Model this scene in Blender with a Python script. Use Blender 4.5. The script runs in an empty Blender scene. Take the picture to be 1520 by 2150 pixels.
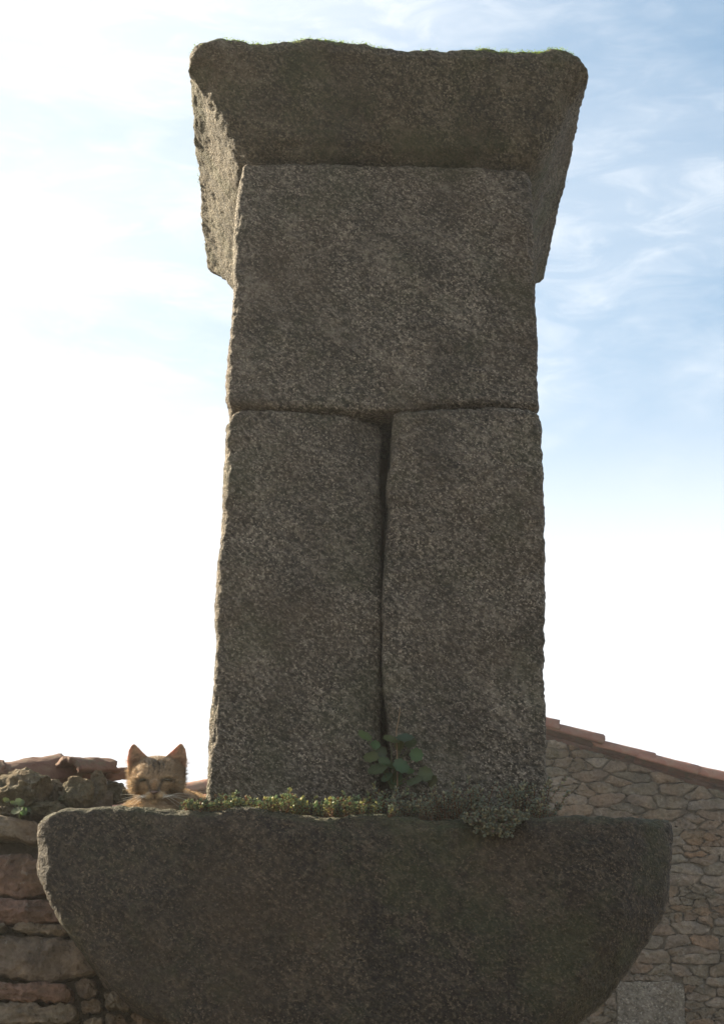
import bpy, bmesh, math, random
import numpy as np
from mathutils import Vector, Matrix

random.seed(7)
rng = np.random.default_rng(7)
sc = bpy.context.scene
C = sc.collection
R = math.radians

# ------------------------------------------------------------------ camera
FPX, CX, CY = 3450.0, 760.0, 1075.0            # focal length in pixels of the 1520x2150 photograph
PITCH, YAW, ROLL = 22.9, -1.4, 1.1
camd = bpy.data.cameras.new('camera')
cam = bpy.data.objects.new('camera', camd)
C.objects.link(cam)
CAMLOC = Vector((0, 0, 1.6))
CAMROT = Matrix.Rotation(R(YAW), 3, 'Z') @ Matrix.Rotation(R(90 + PITCH), 3, 'X') @ Matrix.Rotation(R(ROLL), 3, 'Z')
cam.matrix_world = Matrix.Translation(CAMLOC) @ CAMROT.to_4x4()
camd.sensor_fit = 'VERTICAL'
camd.sensor_height = 24.0
camd.lens = FPX / 2150.0 * 24.0
camd.clip_start = 0.05
camd.clip_end = 3000
sc.camera = cam

# ------------------------------------------------------------------ sky, sun, exposure
SUN_EL = 33.0
SUN_DIR_H = (-0.885, 0.465)                    # horizontal direction towards the sun: left and a little behind the chimney
w = bpy.data.worlds.new('World'); sc.world = w; w.use_nodes = True
nt = w.node_tree; nt.nodes.clear()
def N(t, **k):
    n = nt.nodes.new(t)
    for a, b in k.items(): setattr(n, a, b)
    return n
out = N('ShaderNodeOutputWorld'); bg = N('ShaderNodeBackground')
sky = N('ShaderNodeTexSky', sky_type='NISHITA', sun_disc=False)
sky.sun_elevation = R(SUN_EL)
sky.sun_rotation = math.atan2(SUN_DIR_H[0], SUN_DIR_H[1])
sky.altitude = 300; sky.air_density = 1.0; sky.dust_density = 0.8; sky.ozone_density = 1.0
tc = N('ShaderNodeTexCoord')
# thin high clouds: streaky noise on the direction, denser towards the horizon
mp = N('ShaderNodeMapping'); mp.inputs['Scale'].default_value = (1.0, 1.6, 3.2); mp.inputs['Rotation'].default_value = (0.25, 0.5, 0.3)
mp.inputs['Location'].default_value = (0.35, 0.1, 0.0)
n1 = N('ShaderNodeTexNoise'); n1.inputs['Scale'].default_value = 2.1; n1.inputs['Detail'].default_value = 8; n1.inputs['Roughness'].default_value = 0.56; n1.inputs['Distortion'].default_value = 0.5
n2 = N('ShaderNodeTexNoise'); n2.inputs['Scale'].default_value = 17.0; n2.inputs['Detail'].default_value = 7; n2.inputs['Roughness'].default_value = 0.62; n2.inputs['Distortion'].default_value = 0.8
nt.links.new(tc.outputs['Generated'], mp.inputs[0])
nt.links.new(mp.outputs[0], n1.inputs[0]); nt.links.new(mp.outputs[0], n2.inputs[0])
r1 = N('ShaderNodeMapRange', interpolation_type='SMOOTHSTEP'); r1.inputs[1].default_value = 0.42; r1.inputs[2].default_value = 0.76
r2 = N('ShaderNodeMapRange', interpolation_type='SMOOTHSTEP'); r2.inputs[1].default_value = 0.40; r2.inputs[2].default_value = 0.75
nt.links.new(n1.outputs[0], r1.inputs[0]); nt.links.new(n2.outputs[0], r2.inputs[0])
sx = N('ShaderNodeSeparateXYZ'); nt.links.new(tc.outputs['Generated'], sx.inputs[0])
# cloud veil thickens towards the horizon (z small)
rz = N('ShaderNodeMapRange', interpolation_type='SMOOTHSTEP'); rz.inputs[1].default_value = 0.51; rz.inputs[2].default_value = 0.30; rz.inputs[3].default_value = 0.0; rz.inputs[4].default_value = 1.0
nt.links.new(sx.outputs[2], rz.inputs[0])
# and towards the sun
dt = N('ShaderNodeVectorMath', operation='DOT_PRODUCT')
dt.inputs[1].default_value = (SUN_DIR_H[0] * math.cos(R(SUN_EL)), SUN_DIR_H[1] * math.cos(R(SUN_EL)), math.sin(R(SUN_EL)))
nt.links.new(tc.outputs['Generated'], dt.inputs[0])
rs = N('ShaderNodeMapRange', interpolation_type='SMOOTHSTEP'); rs.inputs[1].default_value = 0.50; rs.inputs[2].default_value = 0.80
nt.links.new(dt.outputs['Value'], rs.inputs[0])
def M2(op, a, b, clamp=False):
    n = N('ShaderNodeMath', operation=op); n.use_clamp = clamp
    for i, v in enumerate((a, b)):
        if isinstance(v, (int, float)): n.inputs[i].default_value = v
        else: nt.links.new(v, n.inputs[i])
    return n.outputs[0]
cov = M2('MULTIPLY', r1.outputs[0], 0.36)
cov = M2('ADD', cov, M2('MULTIPLY', r2.outputs[0], M2('MULTIPLY', r1.outputs[0], 0.40)))
cov = M2('ADD', cov, M2('MULTIPLY', rz.outputs[0], 1.0))
cov = M2('ADD', cov, M2('ADD', M2('MULTIPLY', rs.outputs[0], 0.5), 0.10), True)
mix = N('ShaderNodeMix', data_type='RGBA')
SKY_STRENGTH = 0.055
CLOUD = (5.5, 5.7, 5.9, 1)                      # cloud radiance before the strength
mix.inputs[7].default_value = CLOUD
tint = N('ShaderNodeMix', data_type='RGBA', blend_type='MULTIPLY'); tint.inputs[0].default_value = 1.0
tint.inputs[7].default_value = (0.97, 1.17, 1.07, 1)
nt.links.new(sky.outputs[0], tint.inputs[6])
nt.links.new(cov, mix.inputs[0]); nt.links.new(tint.outputs[2], mix.inputs[6])
bg.inputs[1].default_value = SKY_STRENGTH
nt.links.new(mix.outputs[2], bg.inputs[0]); nt.links.new(bg.outputs[0], out.inputs[0])

sl = bpy.data.lights.new('sun', 'SUN'); sl.energy = 5.0; sl.angle = R(0.6); sl.color = (1.0, 0.84, 0.60)
sun = bpy.data.objects.new('sun', sl); C.objects.link(sun)
sdir = Vector((SUN_DIR_H[0] * math.cos(R(SUN_EL)), SUN_DIR_H[1] * math.cos(R(SUN_EL)), math.sin(R(SUN_EL))))
sun.rotation_euler = sdir.to_track_quat('Z', 'Y').to_euler()
sun.location = (-3, 3, 8)
sc.view_settings.view_transform = 'Standard'; sc.view_settings.look = 'None'
sc.view_settings.gamma = 1; sc.view_settings.use_curve_mapping = False
sc.view_settings.exposure = 1.9

# ------------------------------------------------------------------ helpers
def P(px, py, Y):
    """world point on the plane y=Y seen at photograph pixel px, py"""
    d = CAMROT @ Vector(((px - CX) / FPX, -(py - CY) / FPX, -1.0))
    return CAMLOC + d * (Y / d.y)
def XZ(px, py, Y):
    p = P(px, py, Y); return (p.x, p.z)

_perm = np.random.default_rng(3).permutation(256)
_perm = np.concatenate([_perm, _perm])
_g = np.random.default_rng(4).normal(size=(256, 3)); _g /= np.linalg.norm(_g, axis=1)[:, None]
def gnoise(p):
    i = np.floor(p).astype(int); f = p - i; u = f * f * f * (f * (f * 6 - 15) + 10); i &= 255
    res = 0
    for dx in (0, 1):
        wx = u[:, 0] if dx else 1 - u[:, 0]
        for dy in (0, 1):
            wy = u[:, 1] if dy else 1 - u[:, 1]
            for dz in (0, 1):
                wz = u[:, 2] if dz else 1 - u[:, 2]
                h = _perm[(_perm[(_perm[(i[:, 0] + dx) & 255] + i[:, 1] + dy) & 255] + i[:, 2] + dz) & 255]
                g = _g[h]
                res = res + wx * wy * wz * (g[:, 0] * (f[:, 0] - dx) + g[:, 1] * (f[:, 1] - dy) + g[:, 2] * (f[:, 2] - dz))
    return res * 1.5
def fbm(p, scale, octs=4, rough=0.5, seed=0.0):
    a, s, r = 1.0, 0.0, 0.0
    q = p * scale + seed * 17.31
    for k in range(octs):
        r = r + a * gnoise(q); s += a; a *= rough; q = q * 2.03 + 11.7
    return r / s

def vnormals(v, f):
    n = np.zeros_like(v)
    for q in ([f] if isinstance(f, np.ndarray) else f):
        if len(q) == 0: continue
        if q.shape[1] == 4: fn = np.cross(v[q[:, 2]] - v[q[:, 0]], v[q[:, 3]] - v[q[:, 1]])
        else: fn = np.cross(v[q[:, 1]] - v[q[:, 0]], v[q[:, 2]] - v[q[:, 0]])
        for k in range(q.shape[1]): np.add.at(n, q[:, k], fn)
    return n / (np.linalg.norm(n, axis=1)[:, None] + 1e-12)

def mesh(name, v, faces, mat, smooth=True):
    me = bpy.data.meshes.new(name)
    me.from_pydata([tuple(x) for x in v] if isinstance(v, list) else v.tolist(), [], faces if isinstance(faces, list) else faces.tolist())
    if smooth: me.polygons.foreach_set('use_smooth', [True] * len(me.polygons))
    mats = mat if isinstance(mat, (list, tuple)) else [mat]
    for m in mats: me.materials.append(m)
    me.update()
    return me
def obj(name, me, parent=None):
    o = bpy.data.objects.new(name, me); C.objects.link(o)
    if parent is not None: o.parent = parent
    return o
def tag(o, label=None, cat=None, group=None, kind=None):
    if label: o['label'] = label
    if cat: o['category'] = cat
    if group: o['group'] = group
    if kind: o['kind'] = kind
    return o
def thing(name, loc, label, cat, group=None):
    o = bpy.data.objects.new(name, None); C.objects.link(o); o.location = loc
    o.empty_display_size = 0.1
    return tag(o, label, cat, group)

# ------------------------------------------------------------------ materials
def newmat(name):
    m = bpy.data.materials.new(name); m.use_nodes = True
    t = m.node_tree; b = t.nodes['Principled BSDF']
    return m, t, b
def node(t, ty, **k):
    n = t.nodes.new(ty)
    for a, b in k.items(): setattr(n, a, b)
    return n
def ramp(t, src, stops):
    n = t.nodes.new('ShaderNodeValToRGB'); e = n.color_ramp.elements
    while len(e) < len(stops): e.new(0.5)
    for i, (p, c) in enumerate(stops):
        e[i].position = p; e[i].color = (*c, 1) if len(c) == 3 else c
    t.links.new(src, n.inputs[0]); return n.outputs[0]
def noise(t, vec, scale, detail=4, rough=0.55, dist=0.0):
    n = t.nodes.new('ShaderNodeTexNoise'); n.inputs['Scale'].default_value = scale
    n.inputs['Detail'].default_value = detail; n.inputs['Roughness'].default_value = rough; n.inputs['Distortion'].default_value = dist
    t.links.new(vec, n.inputs['Vector']); return n.outputs[0]
def mapping(t, vec, scale=(1, 1, 1), rot=(0, 0, 0), loc=(0, 0, 0)):
    n = t.nodes.new('ShaderNodeMapping'); n.inputs['Scale'].default_value = scale
    n.inputs['Rotation'].default_value = rot; n.inputs['Location'].default_value = loc
    t.links.new(vec, n.inputs[0]); return n.outputs[0]
def mixc(t, fac, a, b, mode='MIX'):
    n = t.nodes.new('ShaderNodeMix'); n.data_type = 'RGBA'; n.blend_type = mode
    for s, v in ((0, fac), (6, a), (7, b)):
        if isinstance(v, (int, float)): n.inputs[s].default_value = v
        elif isinstance(v, tuple): n.inputs[s].default_value = (*v, 1)
        else: t.links.new(v, n.inputs[s])
    return n.outputs[2]
def mth(t, op, a, b=0.0, clamp=False):
    n = t.nodes.new('ShaderNodeMath'); n.operation = op; n.use_clamp = clamp
    for s, v in ((0, a), (1, b)):
        if isinstance(v, (int, float)): n.inputs[s].default_value = v
        else: t.links.new(v, n.inputs[s])
    return n.outputs[0]
def bump(t, b, h, strength, dist):
    n = t.nodes.new('ShaderNodeBump'); n.inputs['Strength'].default_value = strength; n.inputs['Distance'].default_value = dist
    t.links.new(h, n.inputs['Height']); t.links.new(n.outputs[0], b.inputs['Normal'])

def granite(name, dark, mid, light, grain=1.0, moss=0.25, mosscol=(0.035, 0.045, 0.014), warm=(0.13, 0.085, 0.045), warmamt=0.22, streak=True, bmp=1.0, topmoss=0.0):
    m, t, b = newmat(name)
    oc = t.nodes.new('ShaderNodeTexCoord').outputs['Object']
    st = mapping(t, mapping(t, oc, rot=(0, R(-38), 0)), scale=(0.85, 1.15, 1.45)) if streak else oc
    g1 = noise(t, st, 100 * grain, 5, 0.66, 0.2)
    g2 = noise(t, oc, 190 * grain, 4, 0.6)
    g3 = noise(t, oc, 9 * grain, 4, 0.55)
    g4 = noise(t, mapping(t, oc, loc=(3, 5, 1)), 3.2, 5, 0.6)
    col = ramp(t, g1, [(0.36, dark), (0.50, mid), (0.66, light)])
    # black mica and pale quartz grains
    v = t.nodes.new('ShaderNodeTexVoronoi'); v.inputs['Scale'].default_value = 210 * grain; t.links.new(oc, v.inputs['Vector'])
    spk = ramp(t, v.outputs['Color'], [(0.16, (0, 0, 0)), (0.24, (1, 1, 1))])
    col = mixc(t, 0.6, col, spk, 'MULTIPLY')
    q = ramp(t, g2, [(0.58, (0, 0, 0)), (0.63, (1, 1, 1))])
    col = mixc(t, mth(t, 'MULTIPLY', q, 0.75), col, tuple(min(0.6, c * 1.7) for c in light))
    # broad staining
    pat = ramp(t, g3, [(0.32, (0.74, 0.74, 0.74)), (0.66, (1.12, 1.12, 1.12))])
    col = mixc(t, 1.0, col, pat, 'MULTIPLY')
    g6 = noise(t, mapping(t, mapping(t, oc, loc=(6, 6, 2), rot=(0, R(-40), 0)), scale=(.8, 1, 2.2)), 6.5, 7, 0.62, 0.6)
    lich = ramp(t, g6, [(0.50, (0, 0, 0)), (0.68, (1, 1, 1))])
    lg = ramp(t, noise(t, oc, 60, 5, .7), [(0.42, (0, 0, 0)), (0.60, (1, 1, 1))])
    col = mixc(t, mth(t, 'MULTIPLY', mth(t, 'MULTIPLY', lich, lg), 0.55), col, tuple(min(.5, c * 1.25) for c in light))
    g7 = noise(t, mapping(t, oc, loc=(1, 8, 5), scale=(1.6, 1.6, .5)), 4.5, 6, 0.6)
    col = mixc(t, mth(t, 'MULTIPLY', ramp(t, g7, [(0.50, (0, 0, 0)), (0.66, (1, 1, 1))]), 0.32), col, tuple(c * 0.9 for c in dark))
    wm = ramp(t, g4, [(0.47, (0, 0, 0)), (0.66, (1, 1, 1))])
    col = mixc(t, mth(t, 'MULTIPLY', wm, warmamt), col, warm)
    g5 = noise(t, mapping(t, oc, loc=(9, 2, 7)), 5.5, 6, 0.65)
    mo = mth(t, 'MULTIPLY', ramp(t, g5, [(0.50, (0, 0, 0)), (0.64, (1, 1, 1))]), moss)
    if topmoss > 0:
        geo = t.nodes.new('ShaderNodeNewGeometry')
        s = t.nodes.new('ShaderNodeSeparateXYZ'); t.links.new(geo.outputs['Normal'], s.inputs[0])
        tm = ramp(t, mth(t, 'ADD', s.outputs[2], mth(t, 'MULTIPLY', mth(t, 'SUBTRACT', g3, 0.5), 0.9)), [(0.30, (0, 0, 0)), (0.62, (1, 1, 1))])
        mo = mth(t, 'ADD', mo, mth(t, 'MULTIPLY', tm, topmoss), True)
    col = mixc(t, mo, col, mixc(t, g2, tuple(c * 0.6 for c in mosscol), tuple(c * 1.7 for c in mosscol)))
    t.links.new(col, b.inputs['Base Color'])
    b.inputs['Roughness'].default_value = 0.78
    b.inputs['Specular IOR Level'].default_value = 0.35
    h = mth(t, 'ADD', mth(t, 'MULTIPLY', g1, 1.0), mth(t, 'MULTIPLY', g2, 0.5))
    h = mth(t, 'ADD', h, mth(t, 'MULTIPLY', v.outputs['Distance'], 0.4))
    bump(t, b, h, 1.0, 0.010 * bmp / grain)
    return m

M_CHIM = granite('weathered_granite', (0.022, 0.018, 0.013), (0.080, 0.067, 0.050), (0.28, 0.24, 0.19), moss=0.30, grain=1.0, bmp=1.1)
M_CAP = granite('mossy_granite', (0.020, 0.017, 0.011), (0.060, 0.052, 0.036), (0.19, 0.165, 0.12), moss=0.45, topmoss=1.0)
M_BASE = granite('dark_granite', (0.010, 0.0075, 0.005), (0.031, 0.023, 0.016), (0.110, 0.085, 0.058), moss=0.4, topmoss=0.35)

def rubble_mat(name, stops, sc_=1.0, moss=0.2, mosscol=(0.03, 0.045, 0.015), bmp=1.0, fleck=0.25):
    """stone whose colour varies from stone to stone (by object) and within each"""
    m, t, b = newmat(name)
    tc_ = t.nodes.new('ShaderNodeTexCoord').outputs['Object']
    oi = t.nodes.new('ShaderNodeObjectInfo').outputs['Random']
    at = t.nodes.new('ShaderNodeAttribute'); at.attribute_name = 'tone'
    rnd = mth(t, 'FRACT', mth(t, 'ADD', oi, at.outputs['Fac']))
    base = ramp(t, rnd, stops)
    n_a = noise(t, tc_, 14 * sc_, 5, 0.6, 0.4)
    n_b = noise(t, tc_, 70 * sc_, 5, 0.6)
    base = mixc(t, 1.0, base, ramp(t, n_a, [(0.30, (0.50, 0.50, 0.52)), (0.70, (1.35, 1.3, 1.25))]), 'MULTIPLY')
    base = mixc(t, 1.0, base, ramp(t, n_b, [(0.30, (0.60, 0.60, 0.60)), (0.70, (1.3, 1.3, 1.3))]), 'MULTIPLY')
    n_c = noise(t, mapping(t, tc_, loc=(4, 2, 8)), 6 * sc_, 5, 0.6)
    base = mixc(t, mth(t, 'MULTIPLY', ramp(t, n_c, [(0.52, (0, 0, 0)), (0.66, (1, 1, 1))]), 0.32), base, (0.20, 0.11, 0.05))
    n_d = noise(t, mapping(t, tc_, loc=(1, 7, 3)), 9 * sc_, 6, 0.65)
    base = mixc(t, mth(t, 'MULTIPLY', ramp(t, n_d, [(0.50, (0, 0, 0)), (0.62, (1, 1, 1))]), moss), base, mosscol)
    n_e = noise(t, mapping(t, tc_, loc=(5, 1, 2)), 28 * sc_, 6, 0.7)
    base = mixc(t, mth(t, 'MULTIPLY', ramp(t, n_e, [(0.60, (0, 0, 0)), (0.66, (1, 1, 1))]), fleck), base, (0.42, 0.40, 0.35))
    t.links.new(base, b.inputs['Base Color'])
    b.inputs['Roughness'].default_value = 0.9; b.inputs['Specular IOR Level'].default_value = 0.25
    bump(t, b, mth(t, 'ADD', mth(t, 'ADD', n_b, n_a), mth(t, 'MULTIPLY', n_e, 0.8)), 1.0, 0.014 * bmp / sc_)
    return m
M_RUB = rubble_mat('near_rubble', [(0.0, (0.19, 0.15, 0.11)), (0.35, (0.24, 0.21, 0.165)), (0.6, (0.15, 0.115, 0.09)), (1.0, (0.29, 0.26, 0.21))])
M_RED = rubble_mat('reddish_rubble', [(0.0, (0.16, 0.095, 0.075)), (0.5, (0.18, 0.115, 0.09)), (1.0, (0.20, 0.125, 0.085))])
M_ROCK = rubble_mat('mossy_rock', [(0.0, (0.12, 0.10, 0.07)), (0.5, (0.10, 0.09, 0.055)), (1.0, (0.15, 0.115, 0.08))], moss=0.65, mosscol=(0.05, 0.062, 0.022))
M_FAR = rubble_mat('far_rubble', [(0.0, (0.11, 0.095, 0.072)), (0.25, (0.15, 0.13, 0.10)), (0.45, (0.18, 0.115, 0.07)), (0.6, (0.17, 0.15, 0.125)), (0.8, (0.14, 0.10, 0.072)), (1.0, (0.21, 0.19, 0.16))], sc_=0.5, moss=0.25, bmp=1.0)

def mortar(name, c1, c2, s=20):
    m, t, b = newmat(name)
    oc = t.nodes.new('ShaderNodeTexCoord').outputs['Object']
    n = noise(t, oc, s, 6, 0.65)
    t.links.new(ramp(t, n, [(0.3, c1), (0.7, c2)]), b.inputs['Base Color'])
    b.inputs['Roughness'].default_value = 0.95
    bump(t, b, n, 1.0, 0.03)
    return m
M_MORT = mortar('earth_mortar', (0.045, 0.036, 0.026), (0.15, 0.12, 0.085))
M_MORT_FAR = mortar('clay_mortar', (0.07, 0.06, 0.045), (0.19, 0.16, 0.12), 9)

def terracotta(name, c1, c2, c3, s=1.0, moss=0.3):
    m, t, b = newmat(name)
    oc = t.nodes.new('ShaderNodeTexCoord').outputs['Object']
    oi = t.nodes.new('ShaderNodeObjectInfo').outputs['Random']
    n = noise(t, oc, 12 * s, 6, 0.65, 0.3); n_b = noise(t, oc, 80 * s, 4, 0.6)
    col = ramp(t, n, [(0.3, c1), (0.52, c2), (0.72, c3)])
    v = mth(t, 'ADD', mth(t, 'MULTIPLY', oi, 0.45), 0.78)
    comb = t.nodes.new('ShaderNodeCombineColor')
    for k in range(3): t.links.new(v, comb.inputs[k])
    col = mixc(t, 1.0, col, comb.outputs[0], 'MULTIPLY')
    n_c = noise(t, mapping(t, oc, loc=(2, 4, 4)), 18 * s, 6, 0.7)
    col = mixc(t, mth(t, 'MULTIPLY', ramp(t, n_c, [(0.52, (0, 0, 0)), (0.64, (1, 1, 1))]), moss), col, (0.09, 0.085, 0.055))
    t.links.new(col, b.inputs['Base Color']); b.inputs['Roughness'].default_value = 0.88
    bump(t, b, mth(t, 'ADD', n_b, n), 0.8, 0.004 / s)
    return m
M_TILE = terracotta('old_clay_tile', (0.06, 0.032, 0.023), (0.11, 0.052, 0.036), (0.15, 0.095, 0.065), moss=0.7)
M_TILE_FAR = terracotta('far_clay_tile', (0.11, 0.058, 0.042), (0.20, 0.085, 0.058), (0.22, 0.13, 0.09), 0.5, 0.5)

# ------------------------------------------------------------------ stone blocks
def block_grid(nx, ny, nz):
    """surface of a box as a shared-vertex quad grid; coordinates in -1..1"""
    idx = {}; V = []; F = []
    def vid(i, j, k):
        key = (i, j, k)
        r = idx.get(key)
        if r is None:
            r = len(V); idx[key] = r; V.append((2 * i / nx - 1, 2 * j / ny - 1, 2 * k / nz - 1))
        return r
    for i in range(nx):
        for k in range(nz):
            F.append((vid(i, 0, k), vid(i + 1, 0, k), vid(i + 1, 0, k + 1), vid(i, 0, k + 1)))
            F.append((vid(i, ny, k), vid(i, ny, k + 1), vid(i + 1, ny, k + 1), vid(i + 1, ny, k)))
    for j in range(ny):
        for k in range(nz):
            F.append((vid(0, j, k), vid(0, j, k + 1), vid(0, j + 1, k + 1), vid(0, j + 1, k)))
            F.append((vid(nx, j, k), vid(nx, j + 1, k), vid(nx, j + 1, k + 1), vid(nx, j, k + 1)))
    for i in range(nx):
        for j in range(ny):
            F.append((vid(i, j, 0), vid(i, j + 1, 0), vid(i + 1, j + 1, 0), vid(i + 1, j, 0)))
            F.append((vid(i, j, nz), vid(i + 1, j, nz), vid(i + 1, j + 1, nz), vid(i, j + 1, nz)))
    return np.array(V), np.array(F)

def interp(pts, z):
    pts = sorted(pts); return np.interp(z, [p[0] for p in pts], [p[1] for p in pts])

def block(name, L, Rr, T, B, y0, y1, mat, rad=0.02, cell=0.0055, amp=(0.006, 0.004), seed=0, warp=None, origin=Vector((0, 0, 0)), backcell=0.02):
    """stone with left/right outlines L,R: lists (z,x); top/bottom outlines T,B: lists (x,z); front y0, back y1"""
    zt = np.mean([q[1] for q in T]); zb = np.mean([q[1] for q in B])
    xl = np.mean([q[1] for q in L]); xr = np.mean([q[1] for q in Rr])
    H = zt - zb; W = xr - xl; D = y1 - y0
    nx, ny, nz = int(W / cell), max(6, int(D / (cell * 1.6))), int(H / cell)
    v, f = block_grid(nx, ny, nz)
    h = np.array([W / 2, D / 2, H / 2])
    p = v * h
    inner = np.clip(p, -(h - rad), h - rad); d = p - inner
    ln = np.linalg.norm(d, axis=1)[:, None]
    p = np.where(ln > 1e-9, inner + d / np.maximum(ln, 1e-9) * rad, p)
    a = p / h                                       # -1..1 after rounding
    u = (a[:, 0] + 1) / 2; t = (a[:, 2] + 1) / 2
    zz = zb + t * H
    x = (1 - u) * interp(L, zz) + u * interp(Rr, zz)
    z = (1 - t) * interp(B, x) + t * interp(T, x)
    q = np.stack([x, y0 + (a[:, 1] + 1) / 2 * D, z], 1)
    if warp is not None: q = warp(q, u, (a[:, 1] + 1) / 2, t)
    n = vnormals(q, f)
    disp = fbm(q, 5.0, 3, 0.5, seed) * amp[0] * 2.2 + fbm(q, 42.0, 4, 0.62, seed + 5) * amp[1] * 1.7 + np.minimum(0, fbm(q, 11.0, 4, 0.6, seed + 7) + 0.12) * 0.012
    ed = np.clip(fbm(q, 9.0, 4, 0.62, seed + 9) * 1.6, 0, 1)
    corner = (ln[:, 0] > rad * 1.02)
    disp = disp - np.where(corner, ed * 0.014, 0)
    q = q + n * disp[:, None]
    q = q - np.array(origin)
    return mesh(name, q, f, mat)

YF = 3.45                                           # shaft front plane
YS = 3.25                                           # front of the base stone
def Lp(pts, Y):                                     # pixel outline -> (z, x)
    return [(XZ(a, b, Y)[1], XZ(a, b, Y)[0]) for a, b in pts]
def Tp(pts, Y):                                     # pixel outline -> (x, z)
    return [XZ(a, b, Y) for a, b in pts]

# ---- chimney
O = Vector((P(800, 1690, YF).x, YF + 0.3, P(800, 1690, YF).z - 0.03))
chim = thing('chimney', O, 'square granite chimney of four big blocks with flared mossy cap', 'chimney')
def joint_cut(q, u, d, t):                          # underside bows upward in the middle-right, upper block
    q = q.copy(); return q
obj('upper_block', block('upper_block',
    Lp([(507, 338), (499, 400), (492, 480), (487, 620), (480, 740), (476, 800), (480, 850)], YF),
    Lp([(1115, 350), (1120, 480), (1123, 560), (1127, 640), (1130, 790), (1132, 862)], YF),
    Tp([(505, 336), (800, 343), (1117, 350)], YF),
    Tp([(478, 848), (560, 852), (660, 857), (760, 864), (830, 861), (900, 853), (1000, 848), (1132, 860)], YF),
    YF, YF + 0.72, M_CHIM, rad=0.017, seed=1, origin=O, amp=(0.005, 0.0042)), chim)
def warp_left(q, u, d, t):                          # right-hand edge of the left slab is dressed back, most at its top
    q = q.copy()
    k = np.clip((u - 0.74) / 0.26, 0, 1); k = k * k * (3 - 2 * k)
    tt = np.clip((t - 0.55) / 0.45, 0, 1); tt = tt * tt * (3 - 2 * tt)
    top = np.clip((t - 0.88) / 0.12, 0, 1)
    q[:, 1] += (1 - d) * (k * (0.010 + 0.024 * tt) + 0.020 * top * np.clip((u - 0.3) / 0.5, 0, 1))
    return q
obj('side_slab', block('side_slab',
    Lp([(495, 856), (476, 885), (472, 960), (468, 1080), (456, 1160), (452, 1250), (448, 1400), (441, 1500), (434, 1640), (432, 1700)], YF),
    Lp([(805, 856), (804, 960), (801, 1150), (801, 1300), (801, 1480), (800, 1700)], YF),
    Tp([(470, 858), (500, 853), (620, 854), (720, 858), (800, 862)], YF),
    Tp([(430, 1702), (800, 1712)], YF),
    YF + 0.004, YF + 0.70, M_CHIM, rad=0.018, seed=2, warp=warp_left, origin=O, amp=(0.0055, 0.0042)), chim)
def warp_right(q, u, d, t):
    q = q.copy()
    q[:, 1] -= (1 - d) * 0.012
    return q
obj('side_slab', block('side_slab',
    Lp([(823, 862), (821, 960), (816, 1010), (820, 1060), (812, 1120), (803, 1200), (801, 1350), (803, 1440), (816, 1500), (822, 1600), (822, 1700)], YF),
    Lp([(1128, 866), (1137, 900), (1140, 1100), (1143, 1400), (1148, 1650), (1150, 1720)], YF),
    Tp([(815, 866), (900, 858), (1050, 856), (1132, 868)], YF),
    Tp([(790, 1712), (1152, 1722)], YF),
    YF - 0.004, YF + 0.70, M_CHIM, rad=0.014, seed=3, warp=warp_right, origin=O, amp=(0.0055, 0.0042)), chim)
# dark rubble core that closes the hollow between the two slabs
cz0, cz1 = P(800, 1712, YF).z, P(800, 880, YF).z
xc0, xc1 = P(745, 1300, YF + .1).x, P(880, 1300, YF + .1).x
core_v, core_f = block_grid(10, 6, 60)
cv = core_v * np.array([(xc1 - xc0) / 2, 0.2, (cz1 - cz0) / 2]) + np.array([(xc0 + xc1) / 2, YF + 0.42, (cz0 + cz1) / 2])
cv = cv + vnormals(cv, core_f) * (fbm(cv, 20, 3) * 0.01)[:, None] - np.array(O)
obj('flue_core', mesh('flue_core', cv, core_f, M_MORT), chim)
# cap: flares outwards on all four sides
capz0 = P(800, 345, YF).z
capw = (P(508, 340, YF).x, P(1116, 350, YF).x)
FL = 0.164
capz1 = capz0 + 0.264
def warp_cap(q, u, d, t):
    q = q.copy()
    k = t ** 0.92
    sx_ = (u - 0.5) * 2; sy_ = (d - 0.5) * 2
    q[:, 0] += sx_ * FL * k * (1 + 0.04 * sy_)
    q[:, 1] += sy_ * FL * k
    # uneven weathered top, corners knocked off
    q[:, 2] += np.clip((t - 0.6) / 0.4, 0, 1) * np.interp(u, [0, .07, .15, .2, .3, .42, .6, .7, .8, .92, 1], [-.020, -.004, .002, -.004, .012, .004, -.008, -.004, .0, .010, -.012])
    q[:, 2] += np.clip((t - 0.8) / 0.2, 0, 1) * (0.016 * fbm(q * np.array([1, .6, 1]), 5, 3, .5, 31) + 0.014 * fbm(q, 17, 3, .55, 33))
    c = np.clip(np.maximum(np.abs(sx_) - 0.86, 0) / 0.14, 0, 1) * np.clip(t - 0.6, 0, 1)
    q[:, 2] -= 0.075 * c ** 2 * 2
    return q
obj('cap', block('cap', [(capz0, capw[0]), (capz1, capw[0])], [(capz0, capw[1]), (capz1, capw[1])],
    [(capw[0], capz1), (capw[1], capz1)], [(capw[0], capz0 + .002), (capw[1], capz0 - .002)],
    YF - 0.002, YF + 0.78, M_CAP, rad=0.045, seed=4, warp=warp_cap, origin=O, amp=(0.007, 0.0048)), chim)

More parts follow.
